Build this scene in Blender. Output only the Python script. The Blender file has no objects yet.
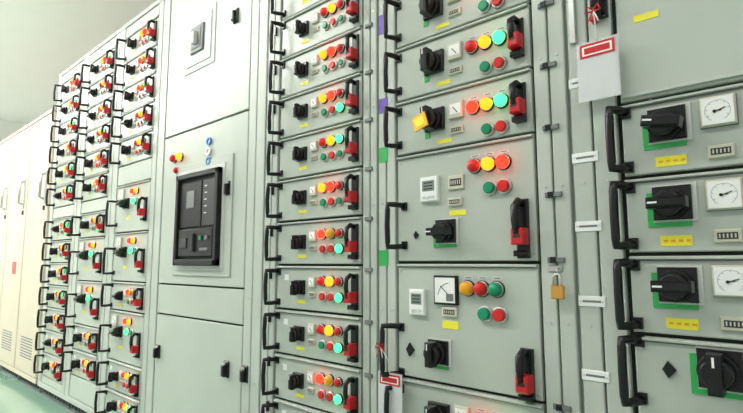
import bpy, bmesh, math, random
from mathutils import Vector
random.seed(7)
H=0.82
col=bpy.context.collection
sc=bpy.context.scene
# ------------------------------------------------------------ materials
M={}
def mat(name,rgb,rough=0.45,metal=0.0,emit=0.0,spec=0.5,noise=0.0,nscale=6.0,bump=0.0,coat=0.0,alpha=1.0,ecol=None,vary=0.0):
    m=bpy.data.materials.new(name); m.use_nodes=True
    nt=m.node_tree; b=nt.nodes["Principled BSDF"]
    b.inputs["Base Color"].default_value=(*rgb,1); b.inputs["Roughness"].default_value=rough
    b.inputs["Metallic"].default_value=metal; b.inputs["Specular IOR Level"].default_value=spec
    b.inputs["Coat Weight"].default_value=coat; b.inputs["Alpha"].default_value=alpha
    if emit>0:
        b.inputs["Emission Color"].default_value=(*(ecol or rgb),1); b.inputs["Emission Strength"].default_value=emit
    if noise>0 or bump>0:
        tc=nt.nodes.new("ShaderNodeTexCoord"); n=nt.nodes.new("ShaderNodeTexNoise")
        n.inputs["Scale"].default_value=nscale; n.inputs["Detail"].default_value=6
        nt.links.new(tc.outputs["Object"],n.inputs["Vector"])
        if noise>0:
            r=nt.nodes.new("ShaderNodeValToRGB")
            r.color_ramp.elements[0].position=0.3; r.color_ramp.elements[1].position=0.7
            r.color_ramp.elements[0].color=(*[c*(1-noise) for c in rgb],1)
            r.color_ramp.elements[1].color=(*[min(1,c*(1+noise)) for c in rgb],1)
            nt.links.new(n.outputs["Fac"],r.inputs["Fac"]); src=r.outputs["Color"]
            if vary>0:
                oi=nt.nodes.new("ShaderNodeObjectInfo"); mr=nt.nodes.new("ShaderNodeMapRange")
                mr.inputs["To Min"].default_value=1-vary; mr.inputs["To Max"].default_value=1+vary*0.6
                nt.links.new(oi.outputs["Random"],mr.inputs["Value"])
                vm=nt.nodes.new("ShaderNodeVectorMath"); vm.operation='SCALE'
                nt.links.new(src,vm.inputs[0]); nt.links.new(mr.outputs[0],vm.inputs["Scale"]); src=vm.outputs[0]
            nt.links.new(src,b.inputs["Base Color"])
        if bump>0:
            n2=nt.nodes.new("ShaderNodeTexNoise"); n2.inputs["Scale"].default_value=400
            nt.links.new(tc.outputs["Object"],n2.inputs["Vector"])
            bp=nt.nodes.new("ShaderNodeBump"); bp.inputs["Strength"].default_value=bump; bp.inputs["Distance"].default_value=0.001
            nt.links.new(n2.outputs["Fac"],bp.inputs["Height"]); nt.links.new(bp.outputs["Normal"],b.inputs["Normal"])
    M[name]=m
mat("panel",(0.465,0.51,0.45),0.32,noise=0.05,nscale=3,bump=0.08,vary=0.07)
mat("frame",(0.49,0.53,0.475),0.38,noise=0.05,nscale=3,vary=0.05)
mat("gap_shade",(0.02,0.022,0.02),0.8)  # near-black colour standing in for shade inside the seams
mat("beige",(0.62,0.55,0.43),0.45,noise=0.03,nscale=2)
mat("black",(0.006,0.006,0.007),0.30,spec=0.4)
mat("blackmatte",(0.010,0.010,0.011),0.55,spec=0.3)
mat("darkgrey",(0.035,0.038,0.04),0.5,spec=0.3)
mat("midgrey",(0.16,0.17,0.17),0.55)
mat("lightgrey",(0.60,0.61,0.58),0.45)
mat("white",(0.86,0.86,0.84),0.45)
mat("steel",(0.62,0.62,0.6),0.28,metal=1.0)
mat("brass",(0.75,0.42,0.10),0.3,metal=0.9)
mat("redplastic",(0.55,0.008,0.014),0.35)
mat("redlens",(0.60,0.02,0.02),0.3,spec=0.3)
mat("greenlens",(0.01,0.25,0.12),0.3,spec=0.3)
mat("amberlens",(0.85,0.38,0.015),0.3,spec=0.3)
mat("redlit",(0.3,0.005,0.005),0.5,emit=9.0,spec=0.05,ecol=(1,0.012,0.005))
mat("amberlit",(0.3,0.1,0.01),0.5,emit=5.0,spec=0.05,ecol=(1,0.15,0.006))
mat("greenlit",(0.01,0.3,0.1),0.5,emit=4.5,spec=0.05,ecol=(0.035,1,0.16))
mat("yellow",(0.86,0.78,0.04),0.5)
mat("orange",(0.95,0.50,0.03),0.45)
mat("purple",(0.13,0.06,0.42),0.5)
mat("greenlab",(0.03,0.40,0.09),0.5)
mat("blue",(0.02,0.20,0.65),0.4)
mat("lcd",(0.20,0.24,0.20),0.4)
mat("ivory",(0.58,0.56,0.45),0.5)
mat("sleeve",(0.85,0.86,0.88),0.12,alpha=0.5)
mat("wallpaint",(0.90,0.88,0.85),0.8,noise=0.01)
mat("ceilpaint",(0.92,0.91,0.89),0.85,noise=0.01)
mat("tube",(1,0.98,0.94),0.4,emit=9)  # glow for the tubes of the added pendants
mat("epoxy",(0.24,0.40,0.31),0.12,noise=0.08,nscale=1.5,coat=0.5)
MN=list(M.keys())
# ------------------------------------------------------------ mesh builder (x, z, p) : p = distance out of the face
class MB:
    def __init__(s): s.v=[];s.f=[];s.m=[];s.s=[]
    def add(s,vs,fs,m,smooth=False):
        o=len(s.v); s.v+=vs; mi=MN.index(m)
        for f in fs:
            s.f.append([i+o for i in f]); s.m.append(mi); s.s.append(smooth)
    def prism(s,poly,p0,p1,m,b=0.0,smooth=False,scale=1.0):
        n=len(poly); cx=sum(q[0] for q in poly)/n; cz=sum(q[1] for q in poly)/n
        def ring(p,k):
            return [(cx+(x-cx)*k[0],-p,cz+(z-cz)*k[1]) for x,z in poly]
        hx=max(abs(q[0]-cx) for q in poly); hz=max(abs(q[1]-cz) for q in poly)
        vs=ring(p0,(1,1)); fs=[]
        k1=(scale,scale)
        if b>0:
            vs+=ring(p1-b,k1); vs+=ring(p1,(scale*(1-b/hx),scale*(1-b/hz))); R=3
        else: vs+=ring(p1,k1); R=2
        for r in range(R-1):
            for i in range(n):
                j=(i+1)%n; fs.append([r*n+i,r*n+j,(r+1)*n+j,(r+1)*n+i])
        s.add(vs,fs,m,smooth)
        o=len(s.v)-n*R; mi=MN.index(m)
        s.f.append([o+(R-1)*n+i for i in range(n)]);s.m.append(mi);s.s.append(False)
        s.f.append([o+i for i in range(n)][::-1]);s.m.append(mi);s.s.append(False)
    def box(s,x0,x1,z0,z1,p0,p1,m,b=0.0,rot=0.0,c=None):
        poly=[(x0,z0),(x1,z0),(x1,z1),(x0,z1)]
        if rot:
            cx,cz=c or ((x0+x1)/2,(z0+z1)/2); a=math.radians(rot)
            poly=[(cx+(x-cx)*math.cos(a)-(z-cz)*math.sin(a),cz+(x-cx)*math.sin(a)+(z-cz)*math.cos(a)) for x,z in poly]
        s.prism(poly,p0,p1,m,b)
    def cb(s,x,z,w,h,p0,p1,m,b=0.0,rot=0.0): s.box(x-w/2,x+w/2,z-h/2,z+h/2,p0,p1,m,b,rot)
    def cyl(s,x,z,r,p0,p1,m,n=20,b=0.0,scale=1.0):
        s.prism([(x+r*math.cos(2*math.pi*i/n),z+r*math.sin(2*math.pi*i/n)) for i in range(n)],p0,p1,m,b,True,scale)
    def dome(s,x,z,r,p0,h,m,n=16):
        vs=[];fs=[];R=4
        for k in range(R):
            a=math.pi/2*k/R
            for i in range(n):
                t=2*math.pi*i/n; vs.append((x+r*math.cos(a)*math.cos(t),-(p0+h*math.sin(a)),z+r*math.cos(a)*math.sin(t)))
        vs.append((x,-(p0+h),z))
        for k in range(R-1):
            for i in range(n):
                j=(i+1)%n; fs.append([k*n+i,k*n+j,(k+1)*n+j,(k+1)*n+i])
        for i in range(n): fs.append([(R-1)*n+i,(R-1)*n+(i+1)%n,R*n])
        s.add(vs,fs,m,True)
    def ring(s,x,z,r0,r1,p0,p1,m,n=20,a0=0,a1=360):
        full=(a1-a0)>=360; k=n if full else n+1; vs=[];fs=[]
        for i in range(k):
            a=math.radians(a0+(a1-a0)*i/n)
            for (r,p) in ((r0,p0),(r1,p0),(r1,p1),(r0,p1)):
                vs.append((x+r*math.cos(a),-p,z+r*math.sin(a)))
        for i in range(n):
            j=(i+1)%k
            for q in range(4):
                w=(q+1)%4; fs.append([i*4+q,j*4+q,j*4+w,i*4+w])
        if not full: fs+= [[0,1,2,3],[(k-1)*4+3,(k-1)*4+2,(k-1)*4+1,(k-1)*4]]
        s.add(vs,fs,m,False)
    def tube(s,pts,r,m,n=8,closed=False,ry=None):
        # pts are (x,z,p)
        P=[Vector((x,-p,z)) for x,z,p in pts]; ry=ry or r
        vs=[];fs=[];N=len(P); up=Vector((0.31,0.2,0.9)).normalized()
        for i in range(N):
            if closed: t=(P[(i+1)%N]-P[i-1])
            else: t=(P[min(i+1,N-1)]-P[max(i-1,0)])
            t.normalize()
            a=up-t*up.dot(t)
            if a.length<0.05: a=Vector((1,0,0))-t*t.x
            a.normalize(); b=t.cross(a); up=a
            for k in range(n):
                th=2*math.pi*k/n; q=P[i]+a*math.cos(th)*r+b*math.sin(th)*ry; vs.append(tuple(q))
        for i in range(N if closed else N-1):
            j=(i+1)%N
            for k in range(n):
                l=(k+1)%n; fs.append([i*n+k,i*n+l,j*n+l,j*n+k])
        s.add(vs,fs,m,True)
        if not closed:
            o=len(s.v)-N*n; mi=MN.index(m)
            s.f.append([o+k for k in range(n)][::-1]);s.m.append(mi);s.s.append(False)
            s.f.append([o+(N-1)*n+k for k in range(n)]);s.m.append(mi);s.s.append(False)
    def obj(s,name,parent=None,loc=(0,0,0)):
        me=bpy.data.meshes.new(name); me.from_pydata(s.v,[],s.f)
        used=sorted(set(s.m)); mp={u:i for i,u in enumerate(used)}
        for u in used: me.materials.append(M[MN[u]])
        for i,p in enumerate(me.polygons): p.material_index=mp[s.m[i]]; p.use_smooth=s.s[i]
        bm=bmesh.new(); bm.from_mesh(me); bmesh.ops.recalc_face_normals(bm,faces=bm.faces); bm.to_mesh(me); bm.free()
        ob=bpy.data.objects.new(name,me); col.objects.link(ob); ob.location=loc
        if parent: ob.parent=parent
        return ob
# ------------------------------------------------------------ components
def knob(b,x,z,k=1.0,ang=0.0,plate="black",green=True):
    if green:
        b.cb(x-0.004*k,z-0.008*k,0.064*k,0.058*k,0,0.0025,"greenlab")
        b.cb(x+0.005*k,z+0.002*k,0.064*k,0.062*k,0,0.0035,"lightgrey")
    b.cb(x+0.002*k,z+0.002*k,0.056*k,0.056*k,0.003 if green else 0.0,0.010,plate,0.002)
    b.cyl(x,z,0.026*k,0.010,0.020,"blackmatte",24,0.002)
    b.cyl(x,z,0.022*k,0.020,0.034*k+0.004,"black",24,0.003,0.92)
    b.cb(x,z,0.018*k,0.056*k,0.020,0.050*k,"black",0.004,ang)
    a=math.radians(ang)
    b.cb(x-math.sin(a)*0.018*k,z+math.cos(a)*0.018*k,0.003*k,0.014*k,0.0495*k,0.0505*k,"white",0,ang)
def lamp(b,x,z,c,k=1.0):
    r=0.0130*k
    b.cyl(x,z,r*1.2,0,0.005,"darkgrey",18,0.001)
    b.cyl(x,z,r*1.08,0.004,0.007,"steel",18,0.001)
    b.cyl(x,z,r,0.005,0.012*k,c,18)
    b.dome(x,z,r,0.012*k,0.008*k,c)
def pushb(b,x,z,c,k=1.0):
    r=0.0130*k
    b.cyl(x,z,r*1.2,0,0.007,"steel",18,0.002)
    b.cyl(x,z,r*0.92,0.007,0.013*k,c,18,0.002)
def lever(b,x,z,h=0.085,k=1.0):
    b.cb(x,z,0.024*k,h,0,0.008,"black",0.003)
    b.tube([(x+0.001,z+h*0.42,0.006),(x-0.001,z+h*0.46,0.020),(x-0.004,z+h*0.36,0.032),(x-0.003,z+h*0.12,0.034),(x,z-h*0.1,0.032)],0.0068*k,"black",8)
    b.cb(x+0.001,z-h*0.14,0.024*k,0.030*k,0.008,0.036,"redplastic",0.003)
    b.cb(x+0.001,z-h*0.14,0.014*k,0.006*k,0.036,0.0365,"darkgrey")
    b.cb(x,z-h*0.42,0.028*k,0.012,0.006,0.020,"black",0.003)
def pull(b,x,z,h,dx=0.028,out=0.040,r=0.006):
    # x = feet position ; the grip stands out and leans to the left
    for q in (-1,1):
        b.cb(x,z+q*(h/2-0.008),0.016,0.020,0,0.006,"black",0.001)
    g=x-dx
    b.tube([(x,z+h/2-0.006,0.003),(x-dx*0.5,z+h/2-0.004,out*0.6),(g,z+h/2-0.004,out),(g,z+h/2-0.016,out),
            (g,z,out+0.002),(g,z-h/2+0.016,out),(g,z-h/2+0.004,out),(x-dx*0.5,z-h/2+0.004,out*0.6),(x,z-h/2+0.006,0.003)],r,"black",8,ry=r*0.95)
def counter(b,x,z,w=0.042,h=0.022):
    b.cb(x,z,w,h,0,0.006,"ivory",0.0015)
    b.cb(x,z,w*0.74,h*0.50,0.006,0.0066,"darkgrey")
    for i in range(5): b.cb(x-w*0.28+i*w*0.14,z,w*0.06,h*0.3,0.0066,0.0070,"ivory")
def gauge_round(b,x,z,s=0.056):
    b.cb(x,z,s*1.04,s*1.04,0,0.004,"midgrey",0.001)
    b.cb(x,z,s,s,0.004,0.010,"ivory",0.002)
    b.cb(x,z,s*0.88,s*0.88,0.010,0.011,"white")
    b.ring(x,z,s*0.345,s*0.355,0.011,0.0114,"midgrey",24,-60,240)
    for i in range(7):
        a=math.radians(-30+i*40); r=s*0.31
        b.cb(x+r*math.cos(a),z+r*math.sin(a),s*0.05,s*0.012,0.011,0.0116,"midgrey",0,-30+i*40)
    b.cb(x+s*0.06,z+s*0.02,s*0.025,s*0.34,0.0112,0.0125,"blackmatte",0,-70)
    b.cb(x,z,s*0.22,s*0.025,0.0112,0.0125,"blackmatte")
    b.cyl(x-s*0.08,z-s*0.02,s*0.05,0.011,0.014,"blackmatte",12)
def gauge_sq(b,x,z,s=0.056):
    b.cb(x,z,s,s*1.05,0,0.010,"blackmatte",0.002)
    b.cb(x,z,s*0.86,s*0.9,0.010,0.011,"white")
    b.ring(x+s*0.22,z-s*0.25,s*0.50,s*0.52,0.011,0.0115,"darkgrey",12,95,172)
    b.cb(x+s*0.02,z-s*0.03,s*0.025,s*0.55,0.0112,0.012,"blackmatte",0,48)
    b.cb(x+s*0.22,z-s*0.25,s*0.3,s*0.26,0.011,0.013,"midgrey",0.001)
def digital(b,x,z,w=0.052,h=0.062):
    b.cb(x,z,w,h,0,0.012,"white",0.003)
    b.cb(x,z+h*0.13,w*0.68,h*0.42,0.012,0.0125,"lcd")
    for i in range(3): b.cb(x,z+h*(0.25-i*0.12),w*0.5,h*0.05,0.0125,0.0128,"darkgrey")
    for i in range(3): b.cb(x+(i-1)*w*0.24,z-h*0.32,w*0.15,h*0.10,0.012,0.014,"lightgrey",0.0005)
def minimeter(b,x,z,w=0.034,h=0.036):
    b.cb(x,z,w,h,0,0.008,"ivory",0.0015)
    b.cb(x,z+h*0.06,w*0.78,h*0.62,0.008,0.0085,"white")
    b.cb(x,z,w*0.05,h*0.5,0.0085,0.009,"blackmatte",0,40)
def screw(b,x,z,p=0.0): 
    b.cyl(x,z,0.0035,p,p+0.002,"steel",8)
def diamond(b,x,z,s=0.02):
    b.prism([(x-s*0.5,z),(x,z-s*0.8),(x+s*0.7,z),(x,z+s*0.8)],0,0.006,"black",0.001)
def plate(b,x,z,w=0.03,h=0.008):
    b.cb(x,z,w,h,0,0.0008,"lightgrey"); b.cb(x,z,w*0.7,h*0.25,0.0008,0.001,"darkgrey")

def sheet(b,x0,x1,z0,z1,m="panel",p=0.0,t=0.012,g=0.0034):
    b.box(x0+g,x1-g,z0+g,z1-g,p-t,p,m,0.002)

def drawer(parent,name,x0,z0,z1,st,w=0.376,seed=0,grn=False):
    """one withdrawable unit; origin at left edge / centre height"""
    R=random.Random(seed); b=MB(); h=z1-z0; zc=(z0+z1)/2; a=-h/2
    sheet(b,0,w,-h/2,h/2)
    b.box(0.004,w-0.004,h/2-0.0095,h/2-0.0045,0,0.007,"frame",0.001)     # top lip
    b.box(0.004,w-0.004,h/2-0.0125,h/2-0.0098,0,0.0006,"midgrey")  # darker line painted as the lip's shadow
    screw(b,0.012,h/2-0.022); screw(b,w-0.010,-h/2+0.014)
    if st=="C":
        knob(b,0.122,0.000,1.0,R.choice([0,8,90,0]),green=False)
        b.cb(0.100,-0.034,0.014,0.014,0,0.002,"greenlab")
        minimeter(b,0.186,0.014,0.038,0.040); counter(b,0.186,-0.034,0.036,0.017)
        cs=R.choice([("redlens","amberlit","greenlit"),("redlens","amberlens","greenlit"),("redlit","amberlit","greenlit")])
        for i,c in enumerate(cs): lamp(b,0.233+0.036*i,0.010,c,1.08); plate(b,0.233+0.036*i,0.034,0.022,0.006)
        pushb(b,0.268,-0.048,"greenlens",1.05); pushb(b,0.303,-0.048,"redlens",1.05)
        lever(b,0.348,-0.004,0.088,1.05); pull(b,0.012,0,h*0.72,0.014,0.040,0.0068)
        b.cb(0.150,-0.055,0.040,0.010,0,0.001,"yellow")
    elif st=="D":
        knob(b,0.118,0.0,0.76,R.choice([0,0,0,90]),green=False)
        minimeter(b,0.176,0.018,0.028,0.030); counter(b,0.176,-0.018,0.026,0.014)
        c1,c2=R.choice([("redlens","amberlit"),("redlens","amberlit"),("redlit","amberlens"),("amberlit","redlit")])
        lamp(b,0.220,0.022,c1,1.0); lamp(b,0.256,0.022,c2,1.05); lamp(b,0.291,0.022,R.choice(["greenlit","amberlens","redlens"]),0.9)
        pushb(b,0.224,-0.022,R.choice(["redlens","greenlens"]),0.95); pushb(b,0.260,-0.022,R.choice(["redlens","redlens"]),0.95)
        if grn: lamp(b,0.293,-0.022,"greenlit",0.9)
        else: pushb(b,0.293,-0.022,"greenlens",0.85)
        lever(b,0.350,-0.004,0.098,1.0); pull(b,0.014,0,h*0.80,0.016,0.040,0.0066)
        b.cb(0.124,-0.042,0.038,0.010,0,0.001,"yellow")
        if R.random()<0.5: b.cb(0.052,0.030,0.020,0.018,0,0.001,"white")
    elif st=="big3":
        digital(b,0.108,0.040); counter(b,0.182,0.050,0.042,0.034); counter(b,0.178,0.004,0.038,0.020)
        b.cb(0.183,-0.022,0.044,0.012,0,0.001,"yellow")
        for i,c in enumerate(("redlens","amberlit","redlit")): lamp(b,0.233+0.036*i,0.082,c,1.12); plate(b,0.233+0.036*i,0.106,0.022,0.006)
        pushb(b,0.270,0.028,"greenlens",1.12); pushb(b,0.305,0.028,"redlens",1.12)
        knob(b,0.150,-0.066,0.98,90)
        lever(b,0.344,-0.066,0.125,1.15); pull(b,0.026,-0.045,0.115,0.024,0.040,0.007)
        diamond(b,0.062,-0.07,0.012)
    elif st=="big4":
        digital(b,0.068,0.044,0.046,0.062); gauge_sq(b,0.150,0.076,0.064)
        for i,c in enumerate(("amberlens","redlens","greenlens")): lamp(b,0.208+0.036*i,0.082,c,1.18); plate(b,0.208+0.036*i,0.106,0.022,0.006)
        pushb(b,0.250,0.028,"greenlens",1.15); pushb(b,0.286,0.028,"redlens",1.15)
        counter(b,0.158,0.026,0.040,0.022); b.cb(0.158,-0.004,0.044,0.018,0,0.001,"yellow")
        knob(b,0.124,-0.070,0.98,0)
        lever(b,0.344,-0.088,0.105,1.15); pull(b,0.014,-0.075,0.125,0.030,0.040,0.007)
        diamond(b,0.040,-0.072,0.020)
    elif st=="E":
        knob(b,0.076,0.016,1.06,R.choice([90,80,95])); gauge_round(b,0.154,0.026,0.051); counter(b,0.154,-0.042,0.038,0.022)
        b.cb(0.080,-0.048,0.048,0.018,0,0.001,"yellow"); 
        for i in range(4): b.cb(0.064+i*0.0115,-0.048,0.007,0.004,0.001,0.0013,"amberlens")
        pull(b,0.012,0,h*0.84,0.020,0.036,0.0082)
        for i,c in enumerate(("redlens","amberlens","greenlens")): lamp(b,0.225+0.036*i,0.022,c)
        pushb(b,0.255,-0.035,"greenlens"); pushb(b,0.292,-0.035,"redlens"); lever(b,0.340,0,0.085)
    elif st=="E4":
        knob(b,0.128,0.074,1.12,0); diamond(b,0.055,0.066,0.018)
        pull(b,0.012,0.060,0.115,0.020,0.036,0.0082); digital(b,0.215,0.05,0.05,0.06); lever(b,0.340,-0.0,0.12,1.2)
        b.cb(0.128,-0.015,0.05,0.016,0,0.001,"yellow"); counter(b,0.2,-0.02)
    elif st=="Lbig":
        knob(b,0.130,0.02,0.92,90,green=False); lamp(b,0.205,0.075,"redlit",1.0); lamp(b,0.245,0.075,"amberlit",1.0); lamp(b,0.225,0.028,"greenlit",1.0)
        pushb(b,0.270,0.028,"greenlens"); minimeter(b,0.075,0.07,0.05,0.05); lever(b,0.342,-0.02,0.11,1.05); pull(b,0.02,-0.02,0.13,0.024)
        b.cb(0.15,-0.05,0.04,0.014,0,0.001,"yellow")
    return b.obj(name,parent,(x0,0,zc+H))

def cabinet(x0,x1,name="switchgear_cabinet",top=1.245,m="frame",depth=0.6,bot=-0.76,openface=True):
    e=bpy.data.objects.new(name,None); col.objects.link(e); e.empty_display_size=0.2
    e.location=((x0+x1)/2,0.3,0)
    b=MB()
    g=0.0015
    b.box(x0+g,x1-g,bot,top,-depth,-0.014,m)                # carcass
    b.box(x0+0.01,x1-0.01,-H+0.0,bot,-depth+0.03,-0.03,"midgrey")  # plinth
    if openface: b.box(x0+0.01,x1-0.01,bot+0.01,top-0.01,-0.014,-0.0125,"gap_shade")  # dark sheet behind the drawers, paints shade into the gaps
    b.box(x0+g,x1-g,top-0.022,top,-0.014,0.004,m,0.002)
    b.box(x0+g,x1-g,bot,bot+0.03,-0.014,0.002,m,0.002)
    n=int((x1-x0)/0.05)
    for i in range(n):
        xx=x0+0.03+i*0.05
        b.box(xx,xx+0.03,-H+0.02,bot-0.012,-0.03,-0.024,"darkgrey")
    e.location=(0,0,0)
    o=b.obj("carcass",e,(0,0,H))
    return e
def strip(parent,x0,x1,z0=-0.73,z1=1.223,m="frame",name="frame_strip",hw=True,p=0.002):
    b=MB(); b.box(x0+0.002,x1-0.002,z0,z1,-0.014,p,m,0.002)
    z=z0+0.06
    while z<z1-0.02:
        b.cyl((x0+x1)/2,z,0.0030,p,p+0.0015,"steel",8); z+=0.1375*2
    return b.obj(name,parent,(0,0,H))

# ============================================================ CABINET E (right, nearest)
E=cabinet(-0.362,0.18)
strip(E,-0.360,-0.318); strip(E,-0.318,-0.272)
strip(E,0.110,0.178)
ze=[0.297,0.156,0.015,-0.127]
for i in range(3): drawer(E,"drawer_unit",-0.268,ze[i+1],ze[i],"E",seed=i)
drawer(E,"drawer_unit",-0.268,-0.370,-0.127,"E4",seed=5)
drawer(E,"drawer_unit",-0.268,-0.511,-0.370,"E",seed=6); drawer(E,"drawer_unit",-0.268,-0.728,-0.511,"E4",seed=7)
b=MB()
sheet(b,-0.268,0.108,0.297,0.80); sheet(b,-0.268,0.108,0.80,1.223)
b.box(-0.262,0.100,0.306,0.312,0,0.006,"frame",0.001)
b.cb(-0.213,0.455,0.042,0.013,0,0.001,"yellow")
for z in (0.206,0.070,-0.074,-0.212,-0.35,0.36): # white labels on the post
    b.cb(-0.334,z*0.995,0.050,0.020,0.002,0.004,"white",0.001)
    b.cb(-0.334,z*0.995,0.034,0.004,0.004,0.0043,"midgrey")
    b.cyl(-0.354,z,0.0018,0.004,0.005,"steel",6); b.cyl(-0.314,z,0.0018,0.004,0.005,"steel",6)
# top latch on the post
b.cb(-0.290,0.500,0.026,0.050,0.002,0.012,"black",0.003)
b.tube([(-0.290,0.56,0.012),(-0.292,0.545,0.034),(-0.292,0.49,0.036),(-0.290,0.480,0.014)],0.008,"black")
b.cyl(-0.302,0.474,0.006,0.002,0.022,"redplastic",10,0.001)
b.box(-0.352,-0.338,0.44,0.60,0.002,0.010,"steel",0.002)
b.obj("labels_and_blank_panels",E,(0,0,H))

# ============================================================ CABINET C
C=cabinet(-0.877,-0.362)
strip(C,-0.875,-0.846); strip(C,-0.846,-0.814); strip(C,-0.434,-0.400); strip(C,-0.400,-0.364)
zc=[1.223,1.154,1.007,0.860,0.714,0.567,0.420,0.275]
for i in range(1,7): drawer(C,"drawer_unit",-0.812,zc[i+1],zc[i],"C",seed=20+i)
b=MB(); sheet(b,-0.812,-0.436,1.154,1.223); b.obj("blank_panel",C,(0,0,H))
drawer(C,"drawer_unit",-0.812,0.0,0.275,"big3"); drawer(C,"drawer_unit",-0.812,-0.280,0.0,"big4")
drawer(C,"drawer_unit",-0.812,-0.426,-0.280,"C",seed=9); drawer(C,"drawer_unit",-0.812,-0.572,-0.426,"C",seed=10)
drawer(C,"drawer_unit",-0.812,-0.728,-0.572,"C",seed=11)
b=MB()
for z,m,h in ((0.426,"purple",0.040),(0.66,"purple",0.055),(0.289,"greenlab",0.040),(0.012,"greenlab",0.040),(0.86,"purple",0.05)):
    b.cb(-0.855,z*0.99,0.030,h,0.002,0.0035,m)
for z in (0.545,0.41,0.277,0.137,0.005,-0.28):
    b.cb(-0.399,z,0.034,0.010,0.002,0.008,"midgrey",0.001); b.cb(-0.404,z,0.012,0.012,0.008,0.010,"black",0.001)
# hasp
b.cb(-0.402,-0.012,0.030,0.012,0.002,0.006,"steel",0.001); b.tube([(-0.395,-0.012,0.004),(-0.392,-0.012,0.018),(-0.392,-0.022,0.020)],0.002,"steel",6)
b.obj("frame_labels_and_latches",C,(0,0,H))

# ============================================================ CABINET D
D=cabinet(-1.385,-0.877)
strip(D,-1.383,-1.345); strip(D,-1.345,-1.314); strip(D,-0.933,-0.905); strip(D,-0.905,-0.879)
z=0.198+0.0685+0.137*6; k=0
while z>1.223: z-=0.137
b=MB(); sheet(b,-1.310,-0.935,z,1.223)
zz=z
while zz-0.137>-0.735:
    drawer(D,"drawer_unit",-1.310,zz-0.137,zz,"D",seed=50+k,w=0.374,grn=(zz<0.0 or k%3==1)); 
    b.cb(-0.907,zz-0.012,0.026,0.010,0.002,0.008,"midgrey",0.001); b.cb(-1.335,zz-0.03,0.008,0.03,0.002,0.010,"black",0.001)
    zz-=0.137;k+=1
b.obj("blank_panel",D,(0,0,H))

# ============================================================ CABINET B (blank doors + main breaker)
B=cabinet(-2.200,-1.385)
strip(B,-2.198,-2.135); strip(B,-1.488,-1.440); strip(B,-1.440,-1.387)
b=MB()
sheet(b,-2.133,-1.490,0.545,1.223); sheet(b,-2.133,-1.490,-0.09,0.545); sheet(b,-2.133,-1.490,-0.215,-0.09); sheet(b,-2.133,-1.490,-0.73,-0.215)
def latch(b,x,z):
    b.cb(x,z,0.030,0.055,0.0,0.008,"black",0.003); b.cb(x,z-0.004,0.016,0.040,0.008,0.022,"black",0.003); b.cyl(x,z+0.018,0.006,0.008,0.014,"steel",10)
for x,z in ((-1.59,0.93),(-1.60,0.27),(-1.58,-0.37),(-2.10,-0.37),(-1.465,-0.37)): latch(b,x,z)
# upper switch window
b.box(-1.975,-1.735,0.79,1.04,0,0.004,"lightgrey",0.002); b.box(-1.950,-1.760,0.815,1.015,0.004,0.008,"frame",0.002)
b.cb(-1.86,0.92,0.100,0.115,0.008,0.016,"midgrey",0.003); b.cb(-1.86,0.92,0.070,0.084,0.016,0.018,"midgrey",0.002); b.cb(-1.86,0.92,0.02,0.05,0.018,0.034,"lightgrey",0.002)
# indicator lamps + key rings
lamp(b,-2.03,0.44,"redlens",1.2); lamp(b,-1.975,0.44,"amberlit",1.2); lamp(b,-2.00,0.385,"redlens",1.0)
for q,(x,z) in enumerate(((-1.75,0.470),(-1.75,0.430),(-1.748,0.392))):
    b.ring(x,z,0.010,0.016,0.002,0.008,"blue" if q!=1 else "white",16)
    b.cb(x,z,0.010,0.010,0.0,0.004,"white")
for z in (0.63,0.575): b.cyl(-1.90,z,0.005,0,0.003,"steel",8)
b.obj("doors_and_latches",B,(0,0,H))
b=MB() # main circuit breaker
x0,x1,z0,z1=-1.955,-1.635,-0.012,0.352
b.box(x0-0.045,x1+0.060,z0-0.040,z1+0.045,0,0.006,"frame",0.002)
b.box(x0-0.016,x1+0.016,z0-0.018,z1+0.018,0.006,0.010,"lightgrey",0.002)
# moulded surround (4 rails) with a recessed face
for (a0,a1,c0,c1) in ((x0,x0+0.022,z0,z1),(x1-0.022,x1,z0,z1),(x0,x1,z1-0.020,z1),(x0,x1,z0,z0+0.024)):
    b.box(a0,a1,c0,c1,0.006,0.030,"blackmatte",0.003)
b.box(x0+0.015,x1-0.015,z0+0.02,z1-0.015,0.006,0.014,"blackmatte")
b.box(x0+0.030,x1-0.130,z0+0.150,z1-0.035,0.014,0.020,"blackmatte",0.002)      # left module
b.box(x0+0.080,x1-0.180,z0+0.225,z1-0.070,0.020,0.022,"midgrey",0.001)
b.box(x1-0.122,x1-0.034,z0+0.150,z1-0.035,0.014,0.020,"darkgrey",0.002)         # right trip unit
for i in range(5): b.cb(x1-0.098+ (i%2)*0.002,z1-0.060-i*0.026,0.018,0.004,0.020,0.0205,"lightgrey")
b.box(x0+0.030,x1-0.034,z0+0.034,z0+0.142,0.014,0.024,"black",0.003)          # charging section
b.cb(x0+0.075,z0+0.088,0.050,0.040,0.024,0.028,"darkgrey",0.002); b.cb(x1-0.115,z0+0.105,0.020,0.016,0.024,0.030,"greenlens",0.001); b.cb(x1-0.070,z0+0.105,0.020,0.016,0.024,0.030,"midgrey",0.001)
b.cb(x1-0.092,z0+0.062,0.060,0.010,0.024,0.026,"midgrey",0.001); b.cb(x0+0.145,z0+0.088,0.03,0.07,0.024,0.034,"darkgrey",0.003)
b.obj("circuit_breaker",B,(0,0,H))

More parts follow.
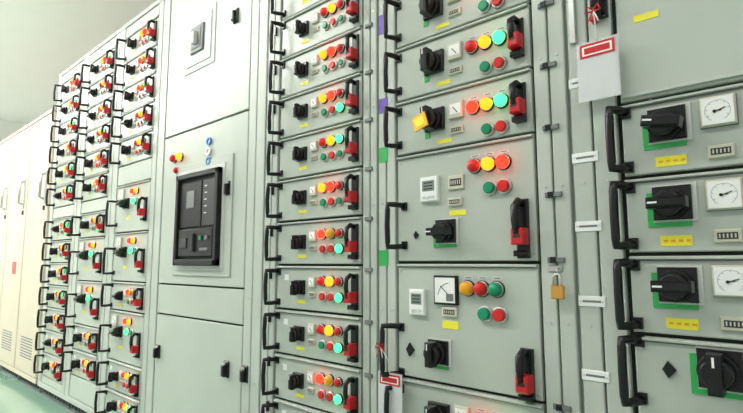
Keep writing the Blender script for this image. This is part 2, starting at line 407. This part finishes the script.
# ============================================================ LEFT GROUP
for ci,x0 in enumerate((-2.70,-3.20,-3.70)):
    L=cabinet(x0,x0+0.50)
    strip(L,x0+0.002,x0+0.066); strip(L,x0+0.452,x0+0.498)
    b=MB(); X=x0+0.068
    if ci==0:
        z=1.165; sheet(b,X,X+0.382,1.165,1.223)
        for k in range(5): drawer(L,"drawer_unit",X,z-0.137,z,"D",w=0.382,seed=100+k); z-=0.137
        sheet(b,X,X+0.382,z-0.10,z); z-=0.10
        for k,(st,h) in enumerate((("Lbig",0.235),("Lbig",0.235),("D",0.137),("Lbig",0.235),("D",0.137),("D",0.137))):
            if z-h<-0.735: h=z+0.73
            drawer(L,"drawer_unit",X,z-h,z,st,w=0.382,seed=110+k); z-=h
        if z>-0.72: sheet(b,X,X+0.382,-0.73,z)
    else:
        z=1.165; sheet(b,X,X+0.382,1.165,1.223)
        for k in range(6): drawer(L,"drawer_unit",X,z-0.137,z,"D",w=0.382,seed=130+k+ci*20); z-=0.137
        sheet(b,X,X+0.382,z-0.07,z); z-=0.07
        while z-0.137>-0.73:
            st,h=("D",0.137)
            if ci==1 and abs(z-0.0)<0.2: st,h=("Lbig",0.235)
            drawer(L,"drawer_unit",X,z-h,z,st,w=0.382,seed=int(200+z*50+ci*7),grn=True); z-=h
        sheet(b,X,X+0.382,-0.73,z)
    b.obj("blank_panel",L,(0,0,H))

# ============================================================ BEIGE CABINETS
for i in range(7):
    x1=-3.74-0.50*i; x0=x1-0.495
    G=cabinet(x0,x1,"beige_control_cabinet",top=1.035,m="beige",openface=True)
    b=MB(); xm=(x0+x1)/2
    b.box(x0+0.008,x1-0.008,-0.725,1.005,-0.014,0.004,"beige",0.004)
    xx=x1-0.075
    b.cb(xx,0.50,0.034,0.22,0.004,0.012,"lightgrey",0.003)
    b.tube([(xx,0.59,0.010),(xx,0.58,0.035),(xx,0.43,0.035),(xx,0.42,0.010)],0.009,"steel")
    b.cb(xx,0.36,0.022,0.03,0.004,0.012,"darkgrey",0.003)
    b.cb(xm,0.86,0.20,0.035,0.004,0.006,"lightgrey",0.001)
    if i==1: b.cb(xm+0.05,-0.04,0.10,0.09,0.004,0.006,"redplastic")
    for q in range(8): b.cb(xm,-0.50-q*0.018,0.26,0.006,0.003,0.006,"midgrey")
    b.obj("door",G,(0,0,H))

# ============================================================ TAGS, PADLOCK
def warning_tag(x,z_top,w,h,p,hook):
    b=MB()
    b.box(x-w/2,x+w/2,z_top-h,z_top,p,p+0.0012,"sleeve")
    b.box(x-w*0.44,x+w*0.44,z_top-h*0.96,z_top-h*0.30,p-0.0012,p-0.0002,"white")
    b.box(x-w*0.42,x+w*0.42,z_top-h*0.27,z_top-h*0.04,p+0.0012,p+0.002,"redplastic")
    b.box(x-w*0.36,x+w*0.36,z_top-h*0.235,z_top-h*0.08,p+0.002,p+0.0024,"white")
    b.box(x-w*0.31,x+w*0.31,z_top-h*0.21,z_top-h*0.105,p+0.0024,p+0.0027,"redplastic")
    b.tube([(x,z_top-0.004,p+0.001),(x+0.002,(z_top+hook[1])/2,(p+hook[2])/2),(hook[0],hook[1],hook[2])],0.0012,"white",6)
    for s in (-1,1):
        b.tube([(hook[0],hook[1],hook[2]),(hook[0]+s*0.010,hook[1]+0.008,hook[2]+0.004),(hook[0]+s*0.014,hook[1]-0.004,hook[2]+0.003),(hook[0],hook[1]-0.003,hook[2])],0.0018,"redplastic",6)
        b.tube([(hook[0],hook[1],hook[2]),(hook[0]+s*0.007,hook[1]-0.018,hook[2]+0.002),(hook[0]+s*0.010,hook[1]-0.026,hook[2]+0.004)],0.0013,"white" if s>0 else "redplastic",6)
    return b.obj("warning_tag",None,(0,0,H))
warning_tag(-0.294,0.426,0.076,0.118,0.026,(-0.292,0.478,0.046))
warning_tag(-0.812,-0.268,0.076,0.110,0.030,(-0.826,-0.205,0.050))
b=MB()
b.cb(-0.392,-0.058,0.024,0.026,0.014,0.026,"brass",0.002)
b.tube([(-0.400,-0.046,0.020),(-0.400,-0.030,0.020),(-0.396,-0.023,0.020),(-0.388,-0.023,0.020),(-0.384,-0.030,0.020),(-0.384,-0.046,0.020)],0.0022,"steel",8)
b.obj("padlock",None,(0,0,H))
b=MB()
b.cb(-0.696,0.335,0.040,0.036,0.052,0.056,"orange",0.001,18); b.cb(-0.696,0.335,0.026,0.022,0.056,0.0565,"yellow",0,18)
b.tube([(-0.690,0.352,0.054),(-0.690,0.362,0.046),(-0.688,0.350,0.040)],0.0015,"white",6)
b.obj("lockout_tag",None,(0,0,H))

# ============================================================ ROOM
def roombox(name,x0,x1,y0,y1,z0,z1,m):
    b=MB(); b.box(x0,x1,z0,z1,-y1,-y0,m); return b.obj(name)
CE=2.95
roombox("floor",-9,3,-4,1.3,-0.06,0,"epoxy")
roombox("ceiling",-9,3,-4,1.3,CE,CE+0.06,"ceilpaint")
roombox("wall_back",-9,3,1.3,1.36,0,CE,"wallpaint")
roombox("wall_left",-9.06,-9,-4,1.36,0,CE,"wallpaint")
for i,x in enumerate((-7.4,-5.4,-3.4,-1.2,0.8)):  # unseen pendants, added to brighten the ceiling and the left cabinets
    b=MB(); zz=CE-0.28
    b.box(x-0.65,x+0.65,zz,zz+0.04,1.35,1.65,"white",0.004)
    for xx in (x-0.5,x+0.5): b.tube([(xx,zz+0.03,1.5),(xx,CE+0.005,1.5)],0.004,"steel",6)
    for yy in (1.42,1.5,1.58): b.tube([(x-0.6,zz-0.012,yy),(x+0.6,zz-0.012,yy)],0.012,"tube",8)
    o=b.obj("added_pendant")
    for nm,dz,rx,en in (("added_downlight",-0.03,0,(58,52,34,16,9)[i]),("added_uplight",0.06,math.pi,(110,120,90,8,2)[i])):  # added area lights: upward to whiten the ceiling, downward stronger at left
        ld=bpy.data.lights.new("added_area",'AREA'); ld.shape='RECTANGLE'; ld.size=1.2; ld.size_y=0.28; ld.energy=en; ld.color=(1,0.98,0.94)
        lo=bpy.data.objects.new(nm,ld); col.objects.link(lo); lo.location=(x,-1.5,zz+dz); lo.rotation_euler=(rx,0,0); lo.parent=o
# world
w=bpy.data.worlds.new("w"); sc.world=w; w.use_nodes=True
w.node_tree.nodes["Background"].inputs[0].default_value=(1.0,0.995,0.98,1); w.node_tree.nodes["Background"].inputs[1].default_value=0.62
# camera
cd=bpy.data.cameras.new("camera"); cam=bpy.data.objects.new("camera",cd); col.objects.link(cam)
cd.sensor_width=36; cd.lens=500/743*36; cd.clip_start=0.02
cam.location=(0,-1,H); cam.rotation_euler=(math.radians(96.39),0,math.radians(42)); sc.camera=cam
sc.view_settings.view_transform='Standard'; sc.view_settings.exposure=0.0
